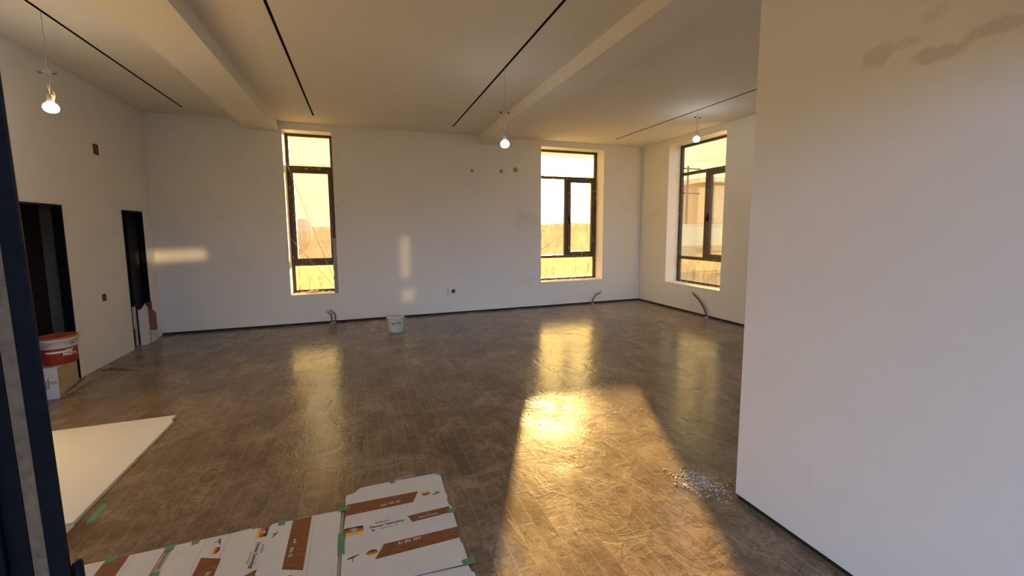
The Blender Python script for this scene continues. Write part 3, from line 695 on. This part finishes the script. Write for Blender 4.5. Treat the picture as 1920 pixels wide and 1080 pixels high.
# sheet B: the next one toward the viewer
b = tag(empty('packaging_sheet', (0, 0, 0)), 'white packaging sheet at the bottom edge, in front of the right taped sheet', 'packaging', GR)
bm = bmesh.new(); prism(bm, [(-.155, 1.872), (.16, 1.862), (.43, 1.842), (.436, 1.80), (.448, 1.79), (.452, 1.45), (-.16, 1.45)], .0, ZS); new_obj('sheet', bm, 'card', b)
# sheet C: middle of the row, turned a quarter
c = tag(empty('packaging_sheet', (0, 0, 0)), 'white packaging sheet printed sideways, the middle one of the taped row', 'packaging', GR)
bm = bmesh.new(); prism(bm, [(-.990, 2.492), (-.735, 2.492), (-.644, 2.499), (-.633, 2.486), (-.605, 2.486), (-.549, 2.478), (-.538, 2.495), (-.504, 2.498), (-.433, 2.489), (-.335, 2.495), (-.199, 2.488), (-.178, 2.47), (-.176, 1.45), (-1.0, 1.45)], .0, ZS); new_obj('sheet', bm, 'card', c)
bm = bmesh.new(); prism(bm, [(-.433, 2.486), (-.336, 2.492), (-.334, 2.085), (-.432, 2.125)], ZS, ZS+.0005); new_obj('brown_stripe', bm, 'wood', c)
bm = bmesh.new(); prism(bm, [(-.547, 2.168), (-.547, 1.75), (-.645, 1.75), (-.632, 2.125)], ZS, ZS+.0005); new_obj('brown_stripe', bm, 'wood', c)
bm = bmesh.new(); prism(bm, [(-.830, 2.345), (-.733, 2.305), (-.733, 1.75), (-.831, 1.75)], ZS, ZS+.0005); new_obj('brown_stripe', bm, 'wood', c)
letters(c, 'ink_white', ('E1 EN', -.405, 2.232, .026, PI/2, .0002)); letters(c, 'ink_white', ('AC4', -.400, 2.31, .018, PI/2, .0004)); letters(c, 'ink_white', ('E1 EN', -.765, 2.195, .026, -PI/2, .0002))
letters(c, 'ink', ('German Technology', -.577, 2.274, .0225, -PI/2, .0004, .98)); letters(c, 'ink', ('A A A A A', -.552, 2.31, .012, -PI/2, .0003, 1.2)); letters(c, 'ink', ('==========  CE', -.602, 2.262, .010, -PI/2, .0001, 1.1))
for q in (-.5905, -.5635): mk(quad, 'rule_line', 'ink', c, [(q, 2.37), (q+.001, 2.37), (q+.001, 2.18), (q, 2.18)])
mk(oval, 'flag_oval', FL[:3], c, -.776, 2.377, .026, .018, -PI/2); mk(oval, 'flag_oval', FL[:3], c, -.388, 2.045, .028, .022, PI/2)
for q in ((-.784, 2.445, .032, -PI/2), (-.512, 2.405, .028, -PI/2-.8), (-.66, 2.13, .04, -PI/2)): mk(tree, 'tree_mark', ['ink', 'dkgreen'], c, *q)
bm = bmesh.new(); flag(bm, [(-.550, 2.476), (-.549, 2.402), (-.607, 2.402), (-.604, 2.484)]); new_obj('flag_print', bm, FL, c)
for x in (-.848, -.741): mk(quad, 'crease', 'card_tan', c, [(x, 2.488), (x+.0018, 2.488), (x+.0012, 2.25), (x-.0008, 2.25)])
mk(quad, 'crease', 'card_tan', c, [(-.318, 2.48), (-.3165, 2.48), (-.312, 1.9), (-.3145, 1.9)])
# sheet E: far left of the row
e = tag(empty('packaging_sheet', (0, 0, 0)), 'white packaging sheet with one brown stripe, the left end of the taped row', 'packaging', GR)
bm = bmesh.new(); prism(bm, [(-1.62, 2.492), (-1.387, 2.490), (-1.18, 2.490), (-1.028, 2.491), (-1.032, 1.45), (-1.62, 1.45)], .0, ZS); new_obj('sheet', bm, 'card', e)
bm = bmesh.new(); prism(bm, [(-1.278, 2.489), (-1.180, 2.489), (-1.179, 1.8), (-1.278, 1.8)], ZS, ZS+.0005); new_obj('brown_stripe', bm, 'wood', e)
bm = bmesh.new(); prism(bm, [(-1.163, 2.485), (-1.161, 2.485), (-1.158, 2.1), (-1.160, 2.1)], ZS, ZS+.0004); new_obj('crease', bm, 'card_tan', e)
# bare cardboard strips showing between and behind the sheets
def strip(pts, lab, z1=.003, dark=None):
    bm = bmesh.new(); prism(bm, pts, 0, z1)
    if dark: prism(bm, dark, z1, z1+.0005, 1)
    tag(new_obj('cardboard_strip', bm, ['card_tan', 'ink']), lab, 'cardboard', 'bare cardboard strips under the packaging sheets')
strip([(-1.027, 2.485), (-.991, 2.485), (-.995, 1.5), (-1.031, 1.5)], 'bare strip in the gap left of the middle packaging sheet', dark=[(-1.012, 2.46), (-1.008, 2.46), (-1.006, 2.34), (-1.01, 2.34)])
strip([(-.175, 2.47), (-.1635, 2.47), (-.1635, 1.5), (-.175, 1.5)], 'bare strip in the gap beside the right packaging sheet')
strip([(-.07, 2.678), (.02, 2.679), (.12, 2.680), (.136, 2.692), (.21, 2.707), (.278, 2.694), (.276, 2.688), (.30, 2.676), (.1, 2.6), (-.06, 2.62)], 'bare torn strip sticking out behind the far edge of the right sheet', .004) if False else strip([(-.075, 2.679), (.12, 2.681), (.14, 2.697), (.20, 2.712), (.278, 2.700), (.277, 2.692), (.20, 2.699), (.15, 2.683), (.40, 2.672), (.40, 2.6695), (.136, 2.6785)], 'bare torn strip sticking out behind the far edge of the right sheet', .004)
# green masking tape
def tapep(cx, cy, w, h, ang, lab, z=ZS+.0012, seed=0):
    rnd = random.Random(seed+17); bm = bmesh.new(); pts = []
    ring = [(-.5, -.5), (-.2, -.52), (.15, -.48), (.5, -.5), (.47, -.1), (.52, .2), (.5, .5), (.1, .47), (-.25, .52), (-.5, .5), (-.53, .1), (-.48, -.2)]
    for u, v in ring:
        u = (u+rnd.uniform(-.03, .03))*w; v = (v+rnd.uniform(-.03, .03))*h
        pts.append((cx+u*math.cos(ang)-v*math.sin(ang), cy+u*math.sin(ang)+v*math.cos(ang)))
    prism(bm, pts, z, z+.0008); tag(new_obj('masking_tape', bm, 'tape_green'), lab, 'tape', 'green masking tape pieces')
tapep(.427, 2.662, .036, .03, .1, 'green tape on the far right corner of the right packaging sheet', seed=1)
tapep(.125, 2.668, .032, .03, .05, 'green tape at the middle of the far edge of the right sheet', seed=2)
tapep(-.163, 2.492, .06, .03, .12, 'green tape joining the far corners of the middle and right sheets', seed=3)
tapep(-.166, 2.205, .034, .165, .03, 'largest green tape, lengthwise over the gap beside the flag print', seed=4)
tapep(.437, 2.262, .048, .034, .15, 'green tape on the right edge at the brown label', seed=5)
tapep(.437, 1.862, .062, .04, .1, 'green tape nearest the viewer on the right edge', seed=6)
tapep(-.488, 2.486, .034, .045, .0, 'green tape at the far edge beside the small flag on the middle sheet', seed=7)
tapep(-1.007, 2.478, .042, .042, .1, 'green tape over the end of the bare strip gap', seed=8)
tapep(-.895, 2.480, .034, .034, .1, 'green tape on the far edge between strip gap and tree mark', seed=9)
tapep(-1.255, 2.487, .045, .045, .1, 'green tape on the brown stripe at the left end', seed=10)
tapep(-1.002, 2.292, .038, .035, .05, 'green tape lying across the bare strip near the bottom edge', seed=11)
tapep(-1.532, 2.965, .035, .17, .05, 'green tape on the bare floor beside the white board', z=.0005, seed=12)

# ---- shavings and crumbs near the partition corner
rnd = random.Random(21); bm = bmesh.new()
for k in range(330):
    t = min(1, abs(rnd.gauss(0, .5))); x = 2.02+rnd.gauss(0, .075); y = 1.985+rnd.gauss(0, .085)+(2.02-x)*.2
    if x > XN-.012 and y < YN+.02: continue
    l = rnd.uniform(.002, .006) if rnd.random() < .93 else rnd.uniform(.008, .018); w_ = rnd.uniform(.001, .003); a_ = rnd.uniform(0, PI)
    p = [(x+u*l*math.cos(a_)-v*w_*math.sin(a_), y+u*l*math.sin(a_)+v*w_*math.cos(a_)) for u, v in ((-1, -1), (1, -.6), (.9, .8), (-.8, 1))]
    prism(bm, p, 0, rnd.uniform(.001, .004))
tag(new_obj('wood_shavings', bm, 'card'), 'scattered pale shavings on the floor at the partition corner', 'debris', kind='stuff')
rnd = random.Random(5); bm = bmesh.new()
for k in range(260):
    x, y = rnd.uniform(-2.4, 5.6), rnd.uniform(1.6, 7.6)
    if x > XN-.05 and y < 1.9 or x < -1.4 and y < 4.5 or x < .6 and y < 2.8: continue
    s = rnd.uniform(.002, .007); a_ = rnd.uniform(0, 6)
    prism(bm, [(x+s*math.cos(a_+q*2.1)*(1, 1.6, .8)[q], y+s*math.sin(a_+q*2.1)) for q in range(3)], 0, .002, k % 2)
tag(new_obj('floor_crumbs', bm, ['card', 'gap']), 'small crumbs of plaster and dirt strewn over the floor', 'debris', kind='stuff')

# ================================================================== OUTSIDE
M['ground'] = flat('dry_ground', (.21, .155, .085), .95, .15, .3, spec=0)
M['hill'] = flat('hazy_hill', (.26, .20, .09), .95, .1, .05, spec=0)  # distance haze put into the colour
M['house'] = flat('tan_render', (.58, .36, .15), .9, .1, .6)
M['house_light'] = flat('pale_render', (.80, .64, .36), .9, .06, .6)
M['dish'] = flat('dish_grey', (.20, .15, .10), .5, .05)
bm = bmesh.new(); rnd = random.Random(2)
S_ = 900
for q in ((-S_, YB+1.7, S_, S_), (-S_, -S_, S_, -3.0), (-S_, -3.0, -8.0, YB+1.7), (9, -3.0, S_, YB+1.7)): box(bm, (q[0], q[1], -.9), (q[2], q[3], -.35 if q[1] > 0 else -.14))
struct(new_obj('ground', bm, 'ground'), 'dry ground outside')
bm = bmesh.new(); n = 60; rows = []
for j, (d, hh) in enumerate(((330, -.5), (380, 4.5), (450, 6.0), (560, 4), (700, -1))):
    row = []
    for i in range(n+1):
        a_ = math.radians(-60+150*i/n); h_ = hh*(1+.25*math.sin(i*.7+j)+.15*math.sin(i*1.9+j*2)) if 0 < j < 4 else hh
        row.append(bm.verts.new((d*math.sin(a_), d*math.cos(a_), h_)))
    rows.append(row)
for A, B in zip(rows, rows[1:]):
    for i in range(n): bm.faces.new((A[i], A[i+1], B[i+1], B[i]))
struct(new_obj('hills', bm, 'hill', smooth=True), 'low hazy ridge on the horizon')
# satellite dish outside the left window
r = tag(empty('satellite_dish', (-1.86, 14, -.35)), 'tilted satellite dish seen outside through the left window', 'satellite dish')
bm = bmesh.new(); lathe(bm, [(0, 0), (.2, .012), (.4, .05), (.58, .11), (.6, .118), (.6, .126), (.4, .06), (.2, .022), (0, .01)], 40)
for v in bm.verts: v.co = Matrix.Rotation(.75, 4, 'Y') @ (Matrix.Rotation(-1.0, 4, 'X') @ Vector((v.co.x, v.co.y*.82, v.co.z))) ; v.co = Matrix.Rotation(.75, 4, 'Y') @ Vector((v.co.x*.78, v.co.y, v.co.z*1.08)) + Vector((.0, 0, 1.78))
new_obj('reflector', bm, 'dish', r, True)
bm = bmesh.new(); tube(bm, [(0, .1, 0), (0, .1, 1.55), (0, .03, 1.68)], .03, 10); new_obj('mast', bm, 'dish', r, True)
bm = bmesh.new(); tube(bm, [(-.2, -.2, 1.3), (.1, -.7, 1.5)], .015, 8); box(bm, (.06, -.78, 1.46), (.14, -.66, 1.56), bevel=.01); new_obj('feed_arm', bm, 'dish', r)
# house and yard wall outside the right window
r = tag(empty('house', (26, 25, -.35)), 'flat-roofed tan house in the haze outside the right window', 'house')
bm = bmesh.new(); box(bm, (-9, -8, 0), (8, -5, 4.35)); new_obj('walls', bm, 'house', r)
bm = bmesh.new(); box(bm, (-9.3, -8.3, 4.35), (8.3, -4.7, 4.6)); new_obj('roof', bm, 'house_light', r)
for dx in (-7, -4, 3):
    bm = bmesh.new(); box(bm, (dx, -8.03, 1.4), (dx+1.2, -8, 2.9)); new_obj('house_window', bm, 'frame', r)
r = tag(empty('yard_wall', (17.0, 15, -.35)), 'pale yard wall standing in front of the tan house', 'wall')
bm = bmesh.new(); box(bm, (-4, 0, 1.2), (14, .2, 2.12)); box(bm, (-4, -.03, 2.12), (14, .23, 2.17)); new_obj('upper_course', bm, 'house_light', r)
bm = bmesh.new(); box(bm, (-4, -.05, 0), (14, .25, 1.2)); new_obj('plinth', bm, 'house', r)
# utility pole with wires
r = tag(empty('utility_pole', (14.6, 15.9, -.35)), 'utility pole with cross arms outside the right window', 'pole')
bm = bmesh.new(); tube(bm, [(0, 0, 0), (0, 0, 4.9)], [.07, .05], 10); new_obj('pole', bm, 'frame', r, True)
for z in (3.6, 4.75):
    bm = bmesh.new(); box(bm, (-.75, -.04, z), (.75, .04, z+.06)); new_obj('cross_arm', bm, 'frame', r)
bm = bmesh.new()
tube(bm, [(-30+k*3.0, 24, 5.2-.45*k/10+.8*((k-5)/5)**2*.4) for k in range(21)], .012, 6)
tag(new_obj('power_line', bm, 'cable', smooth=True), 'thin power line crossing outside the windows', 'wire')
